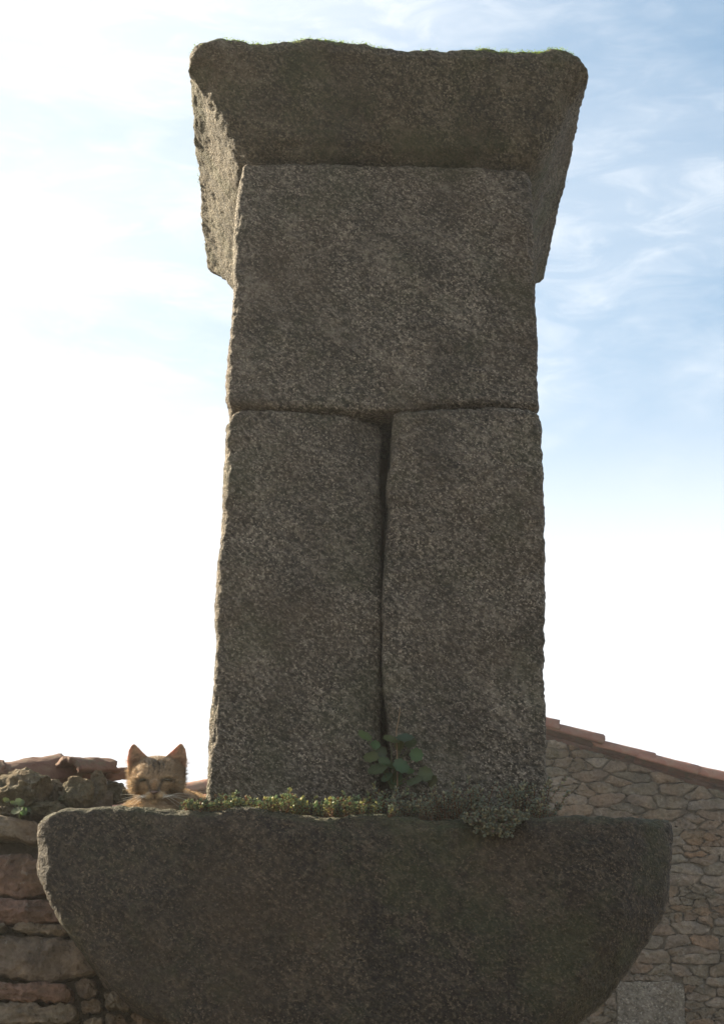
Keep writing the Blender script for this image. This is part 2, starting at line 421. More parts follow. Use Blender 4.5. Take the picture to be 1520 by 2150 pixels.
# ---- base stone under the chimney
zs_mid = P(760, 1700, YS).z
O2 = Vector((P(750, 2150, YS).x, YS + 0.45, 1.62))
zbot = P(760, 2262, YS).z
Lb = Lp([(84, 1690), (76, 1715), (74, 1812), (94, 1868), (123, 1931), (152, 1972), (204, 2042), (232, 2068), (276, 2106), (340, 2148), (430, 2200), (560, 2262)], YS)
Rb = Lp([(1434, 1690), (1434, 1740), (1432, 1800), (1430, 1860), (1417, 1920), (1392, 1966), (1366, 2000), (1330, 2044), (1296, 2090), (1254, 2122), (1214, 2152), (1130, 2205), (1010, 2262)], YS)
def warp_base(q, u, d, t):
    q = q.copy()
    # the right end is dressed back from the face
    k = np.clip((u - 0.91) / 0.09, 0, 1)
    q[:, 1] += (1 - d) * 0.085 * k ** 1.1
    k = np.clip((0.05 - u) / 0.05, 0, 1)
    q[:, 1] += (1 - d) * 0.015 * k ** 2
    # soft roll of the upper front edge
    tt = np.clip((t - 0.82) / 0.18, 0, 1)
    q[:, 1] += (1 - d) * 0.012 * tt ** 2
    q[:, 2] += 0.010 * fbm(q * np.array([1, 1, 0.2]), 6, 3, .55, 41) * tt
    return q
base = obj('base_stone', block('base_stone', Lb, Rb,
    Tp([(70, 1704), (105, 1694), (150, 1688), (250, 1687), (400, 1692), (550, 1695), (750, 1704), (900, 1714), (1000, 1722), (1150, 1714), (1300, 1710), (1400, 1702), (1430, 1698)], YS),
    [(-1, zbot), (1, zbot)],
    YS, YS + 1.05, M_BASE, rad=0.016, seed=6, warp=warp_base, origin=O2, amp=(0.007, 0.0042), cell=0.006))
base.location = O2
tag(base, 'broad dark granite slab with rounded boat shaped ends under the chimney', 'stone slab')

# ------------------------------------------------------------------ stones from outlines
def smooth_loop(poly, n, it=2, k=0.2):
    p = np.array(poly, float)
    for _ in range(it):
        q = np.roll(p, -1, axis=0)
        p = np.stack([(1 - k) * p + k * q, k * p + (1 - k) * q], 1).reshape(-1, 2)
    d = np.linalg.norm(np.roll(p, -1, axis=0) - p, axis=1); c = np.concatenate([[0], np.cumsum(d)])
    s = np.linspace(0, c[-1], n, endpoint=False); pp = np.vstack([p, p[:1]])
    return np.stack([np.interp(s, c, pp[:, 0]), np.interp(s, c, pp[:, 1])], 1)
def stone_vf(poly, y, depth, n=20, rings=4, bulge=0.3, amp=0.0, seed=0, rnd=None, k=0.2):
    """poly in (x,z); face towards -y at y; returns verts, faces"""
    lp = smooth_loop(poly, n, k=k)
    ctr = lp.mean(0)
    size = np.sqrt(np.ptp(lp[:, 0]) * np.ptp(lp[:, 1]))
    rnd = (rnd or 0.18) * size
    dist = np.linalg.norm(lp - ctr, axis=1)
    V = []; F = []
    lay = []
    lay.append((1.0, depth)); lay.append((1.0, rnd * 1.0))
    for k in range(1, rings + 1):
        a = k / rings * math.pi / 2
        ins = rnd * (1 - math.cos(a)) * 1.0; yy = rnd * (1 - math.sin(a))
        lay.append((ins, yy, 'ring'))
    for k in range(1, rings):
        lay.append((1 - k / rings, 0, 'in'))
    start = None
    for L_ in lay:
        if len(L_) == 2: pts = lp; yy = L_[1]
        elif L_[2] == 'ring':
            s = np.clip(1 - L_[0] / np.maximum(dist, 1e-6), 0.3, 1)[:, None]; pts = ctr + (lp - ctr) * s; yy = L_[1]; last = pts
        else:
            pts = ctr + (last - ctr) * L_[0]; yy = -bulge * rnd * (1 - L_[0] ** 2)
        V.append(np.stack([pts[:, 0], np.full(n, y + yy), pts[:, 1]], 1))
    V = np.vstack(V + [np.array([[ctr[0], y - bulge * rnd, ctr[1]]])])
    m_ = len(lay)
    for r in range(m_ - 1):
        for i in range(n):
            j = (i + 1) % n
            F.append((r * n + i, r * n + j, (r + 1) * n + j, (r + 1) * n + i))
    c = m_ * n
    for i in range(n): F.append(((m_ - 1) * n + i, (m_ - 1) * n + (i + 1) % n, c))
    # orientation check
    area = np.sum(lp[:, 0] * np.roll(lp[:, 1], -1) - np.roll(lp[:, 0], -1) * lp[:, 1])
    if area < 0: F = [f[::-1] for f in F]
    if amp > 0:
        q3 = np.array([f if len(f) == 4 else (f[0], f[1], f[2], f[2]) for f in F])
        nn = vnormals(V, q3)
        V = V + nn * (fbm(V, 0.9 / size * 2, 3, .5, seed) * amp * 2 + fbm(V, 8 / size, 3, .6, seed + 3) * amp)[:, None]
    return V, F

# ---- left wall: flat-bedded granite pieces beside and below the base stone
YW = 3.47
OW = Vector((P(-100, 2150, YW).x, YW + 0.2, 0.0))
wall = thing('rubble_wall', OW, 'dry rubble wall of long flat stones at lower left beneath the loose rocks', 'wall')
zt = P(0, 1722, YW).z
def box(name, x0, x1, y0, y1, z0, z1, mat, parent=None, origin=Vector((0, 0, 0)), seg=(8, 4, 8), amp=0.0, seed=0):
    v, f = block_grid(*seg)
    v = v * np.array([(x1 - x0) / 2, (y1 - y0) / 2, (z1 - z0) / 2]) + np.array([(x0 + x1) / 2, (y0 + y1) / 2, (z0 + z1) / 2])
    if amp: v = v + vnormals(v, f) * (fbm(v, 6, 4, .55, seed) * amp)[:, None]
    return obj(name, mesh(name, v - np.array(origin), f, mat), parent)
xwl, xwr = P(-900, 1900, YW).x, P(1080, 2100, YW).x
box('core', xwl, xwr, YW + 0.055, YW + 0.55, 0.0, zt - 0.01, M_MORT, wall, OW, seg=(80, 12, 80), amp=0.03, seed=3)
xh = P(236, 1690, 3.66).x; zh = P(100, 1676, 3.66).z
box('core', xwl, xh, 3.60, 3.98, zt - 0.1, zh, M_MORT, wall, OW, seg=(90, 14, 10), amp=0.035, seed=8)
near = [
    [(-190, 1714), (-60, 1712), (0, 1717), (82, 1720), (81, 1766), (59, 1767), (36, 1752), (-60, 1750), (-190, 1752)],
    [(-160, 1760), (-20, 1765), (-15, 1795), (-160, 1800)],
    [(-60, 1800), (0, 1797), (43, 1789), (76, 1807), (130, 1830), (130, 1876), (79, 1883), (-60, 1880)],
    [(-210, 1806), (-68, 1808), (-68, 1878), (-210, 1876)],
    [(-90, 1888), (79, 1886), (140, 1891), (190, 1900), (185, 1930), (66, 1934), (-90, 1932)],
    [(-230, 1884), (-98, 1886), (-98, 1946), (-230, 1948)],
    [(14, 1951), (43, 1937), (128, 1940), (230, 1945), (230, 1962), (99, 1960), (43, 1955)],
    [(-90, 1940), (6, 1938), (2, 1955), (-90, 1954)],
    [(-40, 1960), (99, 1965), (155, 1969), (240, 1975), (215, 2030), (190, 2050), (100, 2056), (-40, 2052)],
    [(-240, 1958), (-48, 1960), (-48, 2040), (-240, 2044)],
    [(-60, 2062), (145, 2064), (147, 2102), (-60, 2100)],
    [(-230, 2052), (-68, 2054), (-68, 2110), (-230, 2112)],
    [(-30, 2107), (158, 2108), (160, 2146), (-30, 2150)],
    [(-50, 2158), (150, 2154), (170, 2200), (-50, 2205)],
    [(158, 2060), (196, 2058), (208, 2080), (196, 2092), (158, 2094)],
    [(203, 2050), (250, 2046), (262, 2072), (222, 2076)],
    [(214, 2084), (262, 2078), (288, 2102), (262, 2124), (222, 2112)],
    [(170, 2100), (206, 2098), (214, 2126), (174, 2134)],
    [(266, 2076), (300, 2074), (320, 2096), (296, 2098)],
    [(222, 2128), (262, 2130), (270, 2160), (226, 2166)],
    [(276, 2128), (318, 2112), (356, 2140), (330, 2164), (282, 2162)],
    [(176, 2142), (216, 2138), (218, 2176), (180, 2180)],
    [(84, 1724), (170, 1722), (175, 1762), (92, 1770)],
    [(88, 1778), (150, 1772), (170, 1815), (112, 1812)],
]
for i, pl in enumerate(near):
    big = (max(p[0] for p in pl) - min(p[0] for p in pl)) > 60
    yy = YW + random.uniform(-0.012, 0.012) + (0.02 if not big else 0)
    jit = 3 if big else 4
    # extra points along each side give a hand-split outline
    pts = []
    for a, b in zip(pl, pl[1:] + pl[:1]):
        pts.append(a)
        L_ = math.hypot(b[0] - a[0], b[1] - a[1])
        k = int(L_ // 35)
        for s in range(1, k + 1):
            f_ = s / (k + 1); pts.append((a[0] + (b[0] - a[0]) * f_ + random.uniform(-jit, jit) * .5, a[1] + (b[1] - a[1]) * f_ + random.uniform(-jit, jit)))
    poly = [XZ(px, py, yy) for px, py in pts]
    v, f = stone_vf(poly, yy, 0.22, n=96 if big else 48, rings=12 if big else 8, bulge=0.5, amp=0.008 if big else 0.006, seed=i + 20, rnd=0.10)
    obj('stone', mesh('stone', v - np.array(OW), f, M_RED if i in (2, 3, 4, 10) else M_RUB), wall)

# remaining faces of the wall, out of the photograph: one joined course work
def joined(name, parts, mat, parent, origin):
    V = []; F = []; tone = []; o = 0
    for v, f in parts:
        V.append(v); F += [tuple(i + o for i in q) for q in f]; o += len(v); tone += [random.random()] * len(v)
    me = mesh(name, np.vstack(V) - np.array(origin), F, mat)
    a = me.attributes.new('tone', 'FLOAT', 'POINT'); a.data.foreach_set('value', tone)
    ob = obj(name, me, parent); ob['kind'] = 'stuff'
    return ob
parts = []
z = 0.0
while z < zt - .05:
    hgt = random.uniform(0.09, 0.17); x = xwl
    while x < xwr - 0.08:
        wd = random.uniform(0.15, 0.4); x1 = min(x + wd, xwr)
        g = 0.008
        left_ = x1 < P(-240, 1900, YW).x
        lim = zt if left_ else P(50, 2210, YW).z
        if z > P(50, 2210, YW).z - 0.04 and not left_:
            x = x1; continue
        j = lambda: random.uniform(-.008, .008)
        parts.append(stone_vf([(x + g + j(), z + g + j()), (x1 - g + j(), z + g + j()), (x1 - g + j(), min(z + hgt, lim) - g + j()), (x + g + j(), min(z + hgt, lim) - g + j())], YW + 0.01, 0.15, n=16, rings=3, bulge=.3, amp=.008, seed=x))
        x = x1
    z += hgt
joined('lower_stones', parts, M_RUB, wall, OW)

# ---- loose rocks on the wall head
def rock(px, py, wpx, hpx, Y, label, seed, depth=None, rot=0.0, sub=5, facets=0.42, name='rock', mat=None, cat='rock'):
    c = P(px, py, Y); k = (P(px + 100, py, Y) - P(px, py, Y)).length / 100
    bm = bmesh.new(); bmesh.ops.create_icosphere(bm, subdivisions=sub, radius=1)
    v = np.array([q.co for q in bm.verts]); f = np.array([[q.index for q in g.verts] for g in bm.faces]); bm.free()
    # angular: squash against random planes
    rg = np.random.default_rng(seed)
    for _ in range(11):
        n = rg.normal(size=3); n /= np.linalg.norm(n); h = rg.uniform(0.62, 0.9)
        d = v @ n; v = v - np.outer(np.clip(d - h, 0, None) * (0.55 + facets), n)
    v = v + v * (fbm(v, 1.4, 4, .55, seed) * 0.28)[:, None]
    ext = np.ptp(v, axis=0)
    sx_, sz_ = wpx * k / ext[0], hpx * k / ext[2]
    sy_ = (depth if depth else 0.8 * min(wpx, hpx * 1.6) * k) / ext[1]
    v = (v - (v.max(0) + v.min(0)) / 2) * np.array([sx_, sy_, sz_])
    nn = vnormals(v, f)
    v = v + nn * (fbm(v, 70, 5, .65, seed) * 0.006 - np.abs(fbm(v, 22, 4, .6, seed + 2)) * 0.022)[:, None]
    cr, sr = math.cos(rot), math.sin(rot)
    v = np.stack([v[:, 0] * cr - v[:, 2] * sr, v[:, 1], v[:, 0] * sr + v[:, 2] * cr], 1)
    zmin = v[:, 2].min(); v[:, 2] -= zmin
    o = obj(name, mesh(name, v, f, mat or M_ROCK)); o.location = (c.x, c.y, c.z + zmin)
    return tag(o, label, cat)
rock(40, 1662, 140, 100, 3.53, 'large lumpy orange grey rock at the left edge above the flat wall stones', 11, depth=0.14)
rock(116, 1662, 64, 58, 3.58, 'small rounded mossy rock beside the large orange rock', 12)
rock(163, 1666, 88, 72, 3.55, 'mossy green rock under the broken tiles', 15)
rock(206, 1652, 46, 76, 3.60, 'narrow upright rock standing between mossy rock and tile', 14)
rock(240, 1664, 64, 54, 3.66, 'dark humped rock lying just left of the cat', 17)
rock(272, 1672, 46, 32, 3.55, 'little pale rock behind the whiskers of the cat', 19)
rock(14, 1706, 70, 26, 3.50, 'low flat rock lying beneath the small green plant', 20)
rock(100, 1698, 90, 40, 3.52, 'earthy mossy lump lying on the left end of the slab', 22)
rock(-70, 1668, 120, 90, 3.58, 'rock lying beyond the left edge of the picture', 23)

# ---- broken barrel tiles on the wall head
def barrel(L_, r0, r1, th=0.013, nseg=26, nl=22, arc=165, seed=0, ragged=0.012):
    """clay barrel tile along +x from 0 to L_, convex up"""
    rg = np.random.default_rng(seed); V = []; F = []
    nz0 = rg.uniform(-1, 1, nseg + 1) * ragged; nz1 = rg.uniform(-1, 1, nseg + 1) * ragged
    nz0 = np.convolve(np.pad(nz0, 2, 'edge'), np.ones(3) / 3, 'same')[2:-2]; nz1 = np.convolve(np.pad(nz1, 2, 'edge'), np.ones(3) / 3, 'same')[2:-2]
    for lay in (0, 1):
        for i in range(nl + 1):
            t = i / nl
            r = r0 + (r1 - r0) * t - lay * th
            for j in range(nseg + 1):
                a = R((180 - arc) / 2 + arc * j / nseg)
                x = (nz0[j]) * (1 - t) + (L_ + nz1[j]) * t
                V.append((x, -r * math.cos(a), r * math.sin(a)))
    n = (nl + 1) * (nseg + 1); w_ = nseg + 1
    for i in range(nl):
        for j in range(nseg):
            a, b, c, d = i * w_ + j, i * w_ + j + 1, (i + 1) * w_ + j + 1, (i + 1) * w_ + j
            F.append((a, b, c, d)); F.append((n + d, n + c, n + b, n + a))
    for j in range(nseg):
        F.append((j, n + j, n + j + 1, j + 1)); e = nl * w_
        F.append((e + j + 1, n + e + j + 1, n + e + j, e + j))
    for i in range(nl):
        F.append((i * w_, (i + 1) * w_, n + (i + 1) * w_, n + i * w_))
        a = i * w_ + nseg
        F.append((a, n + a, n + a + w_, a + w_))
    V = np.array(V)
    F = np.array(F)
    V = V + vnormals(V, F) * (fbm(V, 22, 3, .5, seed) * 0.004 + fbm(V, 60, 4, .6, seed) * 0.003)[:, None]
    return V, F
def tile(p0, p1, Y, rpx, label, seed, tilt=0.0, dy=0.0, r1=1.0, arc=165):
    a = P(*p0, Y); b = P(*p1, Y + dy); k = (P(100, 1600, Y) - P(0, 1600, Y)).length / 100
    d = b - a
    v, f = barrel(d.length, rpx * k, rpx * k * r1, seed=seed, arc=arc)
    o = obj('roof_tile', mesh('roof_tile', v, f, M_TILE))
    q = d.to_track_quat('X', 'Z'); o.rotation_mode = 'QUATERNION'
    from mathutils import Quaternion
    o.rotation_quaternion = q @ Quaternion((1, 0, 0), tilt); o.location = a
    return tag(o, label, 'roof tile')
tile((-30, 1668), (134, 1640), 3.62, 62, 'large broken clay tile slanting up above the big orange rock', 1, tilt=0.25, dy=0.10, arc=150, r1=.95)
tile((140, 1650), (224, 1648), 3.63, 62, 'short broken clay tile resting over the mossy green rock', 2, tilt=-0.15, dy=0.08, arc=150, r1=.92)
tile((222, 1640), (300, 1632), 3.72, 24, 'small narrow clay tile end showing just behind the head of the cat', 3, tilt=0.3, dy=0.05)
tile((-70, 1640), (4, 1640), 3.60, 44, 'clay tile end poking in at the far left edge', 4, tilt=0.0, dy=0.02)

# ------------------------------------------------------------------ house behind on the right
YH = 12.0
pk = P(1048, 1492, YH)                                   # ridge at the gable
slope = math.tan(R(16.2))
HWd = 3.3
xa, xb = pk.x - HWd, pk.x + HWd
OH = Vector((pk.x, YH, 0))
house = thing('stone_house', OH, 'stone house gable with red clay tile verge behind the chimney at right', 'house')
zr = lambda x: pk.z - abs(x - pk.x) * slope
# core
v = []; bmh = bmesh.new()
prof = [(xa, 0), (xb, 0), (xb, zr(xb) - .10), (pk.x, pk.z - .10), (xa, zr(xa) - .10)]
fr = [bmh.verts.new((x - OH.x, 0.045, z)) for x, z in prof]; bk = [bmh.verts.new((x - OH.x, 6.0, z)) for x, z in prof]
bmh.faces.new(fr); bmh.faces.new(bk[::-1])
for i in range(5): bmh.faces.new((fr[(i + 1) % 5], fr[i], bk[i], bk[(i + 1) % 5]))
me = bpy.data.meshes.new('gable_wall'); bmh.to_mesh(me); bmh.free(); me.materials.append(M_MORT_FAR)
gw = obj('gable_wall', me, house)
# voronoi-like rubble cells
def clip(poly, n, c):
    o = []
    for a, b in zip(poly, poly[1:] + poly[:1]):
        da = a[0] * n[0] + a[1] * n[1] - c; db = b[0] * n[0] + b[1] * n[1] - c
        if da <= 0: o.append(a)
        if (da < 0) != (db < 0) and da != db:
            t = da / (da - db); o.append((a[0] + (b[0] - a[0]) * t, a[1] + (b[1] - a[1]) * t))
    return o
ASP = 0.36                                                # stones lie flat: x is squeezed while cells are cut
ppm = 3450 / 12.6
sites = []
quoin = [XZ(1292, 2060, YH), XZ(1440, 2200, YH)]         # the large dressed block at the bottom
rs_ = random.Random(5)
z = 0.1
while z < pk.z:
    h_ = rs_.choice([0.04, 0.055, 0.07, 0.085, 0.11])
    x = xa + rs_.uniform(0, .2)
    while x < xb:
        w_ = h_ * rs_.uniform(1.4, 4.0)
        if z > 0 and z < zr(x) - 0.05:
            sites.append((x + w_ / 2, z + h_ / 2 + rs_.uniform(-.018, .018)))
            if rs_.random() < 0.25: sites.append((x + w_ + rs_.uniform(-.02, .02), z + rs_.uniform(-.01, .04)))
        x += w_
    z += h_
qx0, qx1 = quoin[0][0], quoin[1][0]; qz1, qz0 = quoin[0][1], quoin[1][1]
sites = [s for s in sites if not (qx0 + .04 < s[0] < qx1 - .04 and qz0 + .03 < s[1] < qz1 - .03)]
S = np.array(sites); SS = S * np.array([ASP, 1])
vis, far = [], []
xv0, xv1 = P(1110, 1800, YH).x, P(1570, 1800, YH).x; zv = P(1300, 2190, YH).z
for i, s in enumerate(sites):
    c = SS[i]; d = np.linalg.norm(SS - c, axis=1); order = np.argsort(d)[1:22]
    poly = [(c[0] - .25, c[1] - .25), (c[0] + .25, c[1] - .25), (c[0] + .25, c[1] + .25), (c[0] - .25, c[1] + .25)]
    gap = rs_.uniform(0.0008, 0.0035)
    for o_ in order:
        n = SS[o_] - c; L_ = np.linalg.norm(n)
        if L_ < 1e-6: continue
        n = n / L_
        poly = clip(poly, n, float(n @ c) + L_ / 2 - gap)
        if len(poly) < 3: break
    if len(poly) < 3: continue
    poly = [(p[0] / ASP, p[1]) for p in poly]
    poly = clip(poly, (1, 0), xb - .01)
    if len(poly) > 2: poly = clip(poly, (-1, 0), -(xa + .01))
    if len(poly) < 3: continue
    # keep under the verge and off the dressed block
    for sgn in (1, -1):
        poly = clip(poly, (sgn * slope / math.hypot(slope, 1), 1 / math.hypot(slope, 1)), (pk.z - .10 + sgn * slope * pk.x) / math.hypot(slope, 1))
        if len(poly) < 3: break
    if len(poly) < 3: continue
    cx_, cz_ = sum(p[0] for p in poly) / len(poly), sum(p[1] for p in poly) / len(poly)
    px0, px1 = min(p[0] for p in poly), max(p[0] for p in poly); pz0, pz1 = min(p[1] for p in poly), max(p[1] for p in poly)
    if px0 < qx1 + .01 and px1 > qx0 - .01 and pz0 < qz1 + .01 and pz1 > qz0 - .01:
        best = []; ba = 0
        for nrm_, c_ in (((1, 0), qx0 - .008), ((-1, 0), -(qx1 + .008)), ((0, -1), -(qz1 + .008)), ((0, 1), qz0 - .008)):
            pc = clip(poly, nrm_, c_)
            if len(pc) < 3: continue
            ar = abs(sum(p[0] * q_[1] - q_[0] * p[1] for p, q_ in zip(pc, pc[1:] + pc[:1]))) / 2
            if ar > ba: ba = ar; best = pc
        poly = best
    if len(poly) < 3: continue
    wd = max(p[0] for p in poly) - min(p[0] for p in poly); hd = max(p[1] for p in poly) - min(p[1] for p in poly)
    if wd < .03 or hd < .018: continue
    yy = YH + rs_.uniform(-.014, .006)
    near_ = xv0 < cx_ < xv1 and cz_ > zv
    n_, r_ = (28, 4) if near_ else (10, 2)
    vv, ff = stone_vf(poly, yy, 0.07, n=n_, rings=r_, bulge=rs_.uniform(0, .5), amp=0.014, seed=i * .37, rnd=0.09, k=.13)
    (vis if near_ else far).append((vv, ff))
print('house stones', len(vis), len(far))
for vv, ff in vis:
    obj('stone', mesh('stone', vv - np.array(OH), ff, M_FAR), gw)
jf = joined('outer_stones', far, M_FAR, gw, OH)
M_DRESS = granite('dressed_block', (0.07, 0.062, 0.05), (0.13, 0.115, 0.095), (0.22, 0.20, 0.17), grain=0.3, moss=0.15, warmamt=0.2)
vv, ff = stone_vf([(qx0, qz0), (qx1, qz0), (qx1, qz1 - .01), (qx0 + .3, qz1 + .005), (qx0, qz1)], YH - .015, .1, n=60, rings=6, bulge=.05, amp=.012, seed=3, rnd=.03, k=.08)
lb = obj('stone', mesh('stone', vv - np.array(OH), ff, M_DRESS), gw); lb['label'] = 'large smooth dressed granite block'
# roof: barrel tile rows running down both slopes, and the verge tiles one by one
roof = obj('roof', None, house); roof.empty_display_size = .1
for sgn in (1, -1):
    ang = math.atan(slope)
    Lr = HWd / math.cos(ang) + 0.25
    nrow = int(5.6 / 0.19); V = []; F = []; cols = 8
    for rI in range(nrow):
        y0_ = 0.22 + rI * 0.19
        for sI in range(2):
            s_ = 0.0 if sI == 0 else Lr
            for c_ in range(cols + 1):
                a = math.pi * c_ / cols
                V.append((sgn * s_ * math.cos(ang), y0_ - .085 * math.cos(a), pk.z - .02 - s_ * math.sin(ang) + .06 * math.sin(a)))
        b0 = rI * 2 * (cols + 1)
        for c_ in range(cols):
            q = (b0 + c_, b0 + c_ + 1, b0 + cols + 2 + c_, b0 + cols + 1 + c_)
            F.append(q if sgn > 0 else q[::-1])
    # bedding under the tiles
    o_ = len(V)
    for y_ in (0.12, 6.0):
        for s_, dz in ((0, -.03), (Lr, -.03), (Lr, -.08), (0, -.08)):
            V.append((sgn * s_ * math.cos(ang), y_, pk.z - s_ * math.sin(ang) + dz))
    F += [(o_, o_ + 1, o_ + 2, o_ + 3), (o_ + 4, o_ + 7, o_ + 6, o_ + 5), (o_, o_ + 4, o_ + 5, o_ + 1), (o_ + 1, o_ + 5, o_ + 6, o_ + 2), (o_ + 3, o_ + 2, o_ + 6, o_ + 7)]
    rr = obj('tile_field', mesh('tile_field', np.array([(a, b, c) for a, b, c in V]), F, M_TILE_FAR, True), roof); rr['kind'] = 'stuff'
rv = random.Random(9)
for sgn in (1, -1):
    ang = math.atan(slope); exp_ = 0.36; Lr = HWd / math.cos(ang) + .15
    k = 0
    s_ = 0.0
    protos = [mesh('verge_tile', *barrel(0.46, 0.082, 0.098, th=.014, nseg=14, nl=6, arc=175, seed=70 + q, ragged=.03), M_TILE_FAR) for q in range(4)]
    while s_ < Lr:
        o = obj('verge_tile', protos[k % 4], roof)
        j = rv.uniform(-.016, .014)
        x = sgn * s_ * math.cos(ang)
        exp_ = rv.uniform(.30, .40)
        # each tile laps over the one below it
        o.location = (x, 0.03 + rv.uniform(-.015, .015), pk.z - .060 - s_ * math.sin(ang) + 0.010 + j)
        o.rotation_euler = (rv.uniform(-.12, .12), ang - .035 + rv.uniform(-.02, .02), 0) if sgn > 0 else (rv.uniform(-.12, .12), ang - .035, math.pi)
        s_ += exp_; k += 1

# ------------------------------------------------------------------ ground
gm, gt, gb = newmat('ground_gravel')
oc = gt.nodes.new('ShaderNodeTexCoord').outputs['Object']
gn = noise(gt, oc, 0.8, 8, .65); gn2 = noise(gt, oc, 30, 5, .6)
gt.links.new(mixc(gt, gn2, ramp(gt, gn, [(0.35, (0.05, 0.055, 0.025)), (0.6, (0.12, 0.10, 0.07))]), (0.10, 0.085, 0.06)), gb.inputs['Base Color'])
gb.inputs['Roughness'].default_value = 1.0; bump(gt, gb, gn2, 1, .02)
gr = obj('ground', mesh('ground', np.array([(-200, -200, 0), (200, -200, 0), (200, 200, 0), (-200, 200, 0.0)]), [(0, 1, 2, 3)], gm, False))
tag(gr, kind='structure')

hzv, hzf = block_grid(1, 1, 1)
hz_ = obj('haze', mesh('haze', hzv * np.array([202, 202, 3.4]) + np.array([0, 0, 2.4]), hzf, [], False)); hz_['kind'] = 'stuff'
hmt = bpy.data.materials.new('haze_air'); hmt.use_nodes = True; ht = hmt.node_tree; ht.nodes.clear()
ho = ht.nodes.new('ShaderNodeOutputMaterial'); hp_ = ht.nodes.new('ShaderNodeVolumePrincipled')
hp_.inputs['Color'].default_value = (0.92, 0.94, 0.95, 1); hp_.inputs['Density'].default_value = 0.0030; hp_.inputs['Anisotropy'].default_value = 0.6
ht.links.new(hp_.outputs[0], ho.inputs['Volume']); hz_.data.materials.append(hmt)
# ------------------------------------------------------------------ cat
def attr_mat(name, rough=0.85, sss=0.0, trans=False, spec=0.2, bumpd=0.0, sheen=0.0):
    m, t, b = newmat(name)
    a = t.nodes.new('ShaderNodeAttribute'); a.attribute_name = 'col'
    t.links.new(a.outputs['Color'], b.inputs['Base Color']); b.inputs['Roughness'].default_value = rough
    b.inputs['Specular IOR Level'].default_value = spec
    if sheen: b.inputs['Sheen Weight'].default_value = sheen
    if sss:
        b.inputs['Subsurface Weight'].default_value = sss; b.inputs['Subsurface Radius'].default_value = (0.007, 0.0045, 0.0032); b.inputs['Subsurface Scale'].default_value = 1.0
    if trans:
        o_ = t.nodes['Material Output']; tr = t.nodes.new('ShaderNodeBsdfTranslucent'); mx = t.nodes.new('ShaderNodeMixShader')
        t.links.new(a.outputs['Color'], tr.inputs['Color']); mx.inputs[0].default_value = 0.55
        t.links.new(b.outputs[0], mx.inputs[1]); t.links.new(tr.outputs[0], mx.inputs[2]); t.links.new(mx.outputs[0], o_.inputs['Surface'])
    if bumpd:
        oc = t.nodes.new('ShaderNodeTexCoord').outputs['Object']
        bump(t, b, noise(t, mapping(t, oc, scale=(1, 1, .35)), 420, 4, .6), 1, bumpd)
    return m
M_FUR = attr_mat('tabby_coat', 0.9, sss=0.5, bumpd=0.0022, sheen=0.4)
M_HAIR = attr_mat('fur_strands', 0.6, trans=True, spec=0.3)
def setcol(me, col):
    a = me.color_attributes.new('col', 'FLOAT_COLOR', 'POINT')
    a.data.foreach_set('color', np.concatenate([col, np.ones((len(col), 1))], 1).ravel())

YC = 3.37
HC = P(328, 1636, YC)                                   # middle of the head
K = (P(428, 1636, YC) - P(328, 1636, YC)).length / 100  # metres per photograph pixel at the cat
zslab = P(330, 1688, YS).z
OC = Vector((HC.x + .03, HC.y + .15, zslab - 0.004))
# head frame: x right, y back, z up, in head units of one photo pixel; the face looks slightly down at the camera
HR = Matrix.Rotation(R(16), 3, 'X') @ Matrix.Rotation(R(-2), 3, 'Y')
def hw(p): return np.array(HC) + (np.array(HR) @ (np.asarray(p, float) * K * np.array([1.045, 1, 1])).T).T
def ell(c, r, world=False, rot=None, sub=4):
    bm = bmesh.new(); bmesh.ops.create_icosphere(bm, subdivisions=sub, radius=1)
    v = np.array([q.co for q in bm.verts]) * np.array(r, float); f = [[q.index for q in g.verts] for g in bm.faces]; bm.free()
    if rot is not None: v = (np.array(rot) @ v.T).T
    return v + np.array(c, float), f
HP = [
    ((0, 24, 4), (54, 48, 44)),              # skull
    ((0, 6, -4), (42, 34, 40)),              # face mass
    ((-34, 6, -7), (22, 25, 23)),           # cheek
    ((34, 6, -7), (22, 25, 23)),
    ((0, -16, -10), (14, 20, 17)),           # bridge of the nose
    ((0, -24, -24), (11, 13, 11)),           # nose tip
    ((-9, -17, -33), (12, 13, 10)),     # muzzle pads
    ((9, -17, -33), (12, 13, 10)),
    ((0, -13, -43), (11, 12, 8)),            # chin
    ((-23, -13, 8), (14, 10, 9)), ((23, -13, 8), (14, 10, 9)),   # brows
]
V = []; F = []; o_ = 0
def addp(v, f):
    global o_
    V.append(v); F.extend([tuple(i + o_ for i in q) for q in f]); o_ += len(v)
for c, r in HP:
    v, f = ell(c, r); addp(hw(v), f)
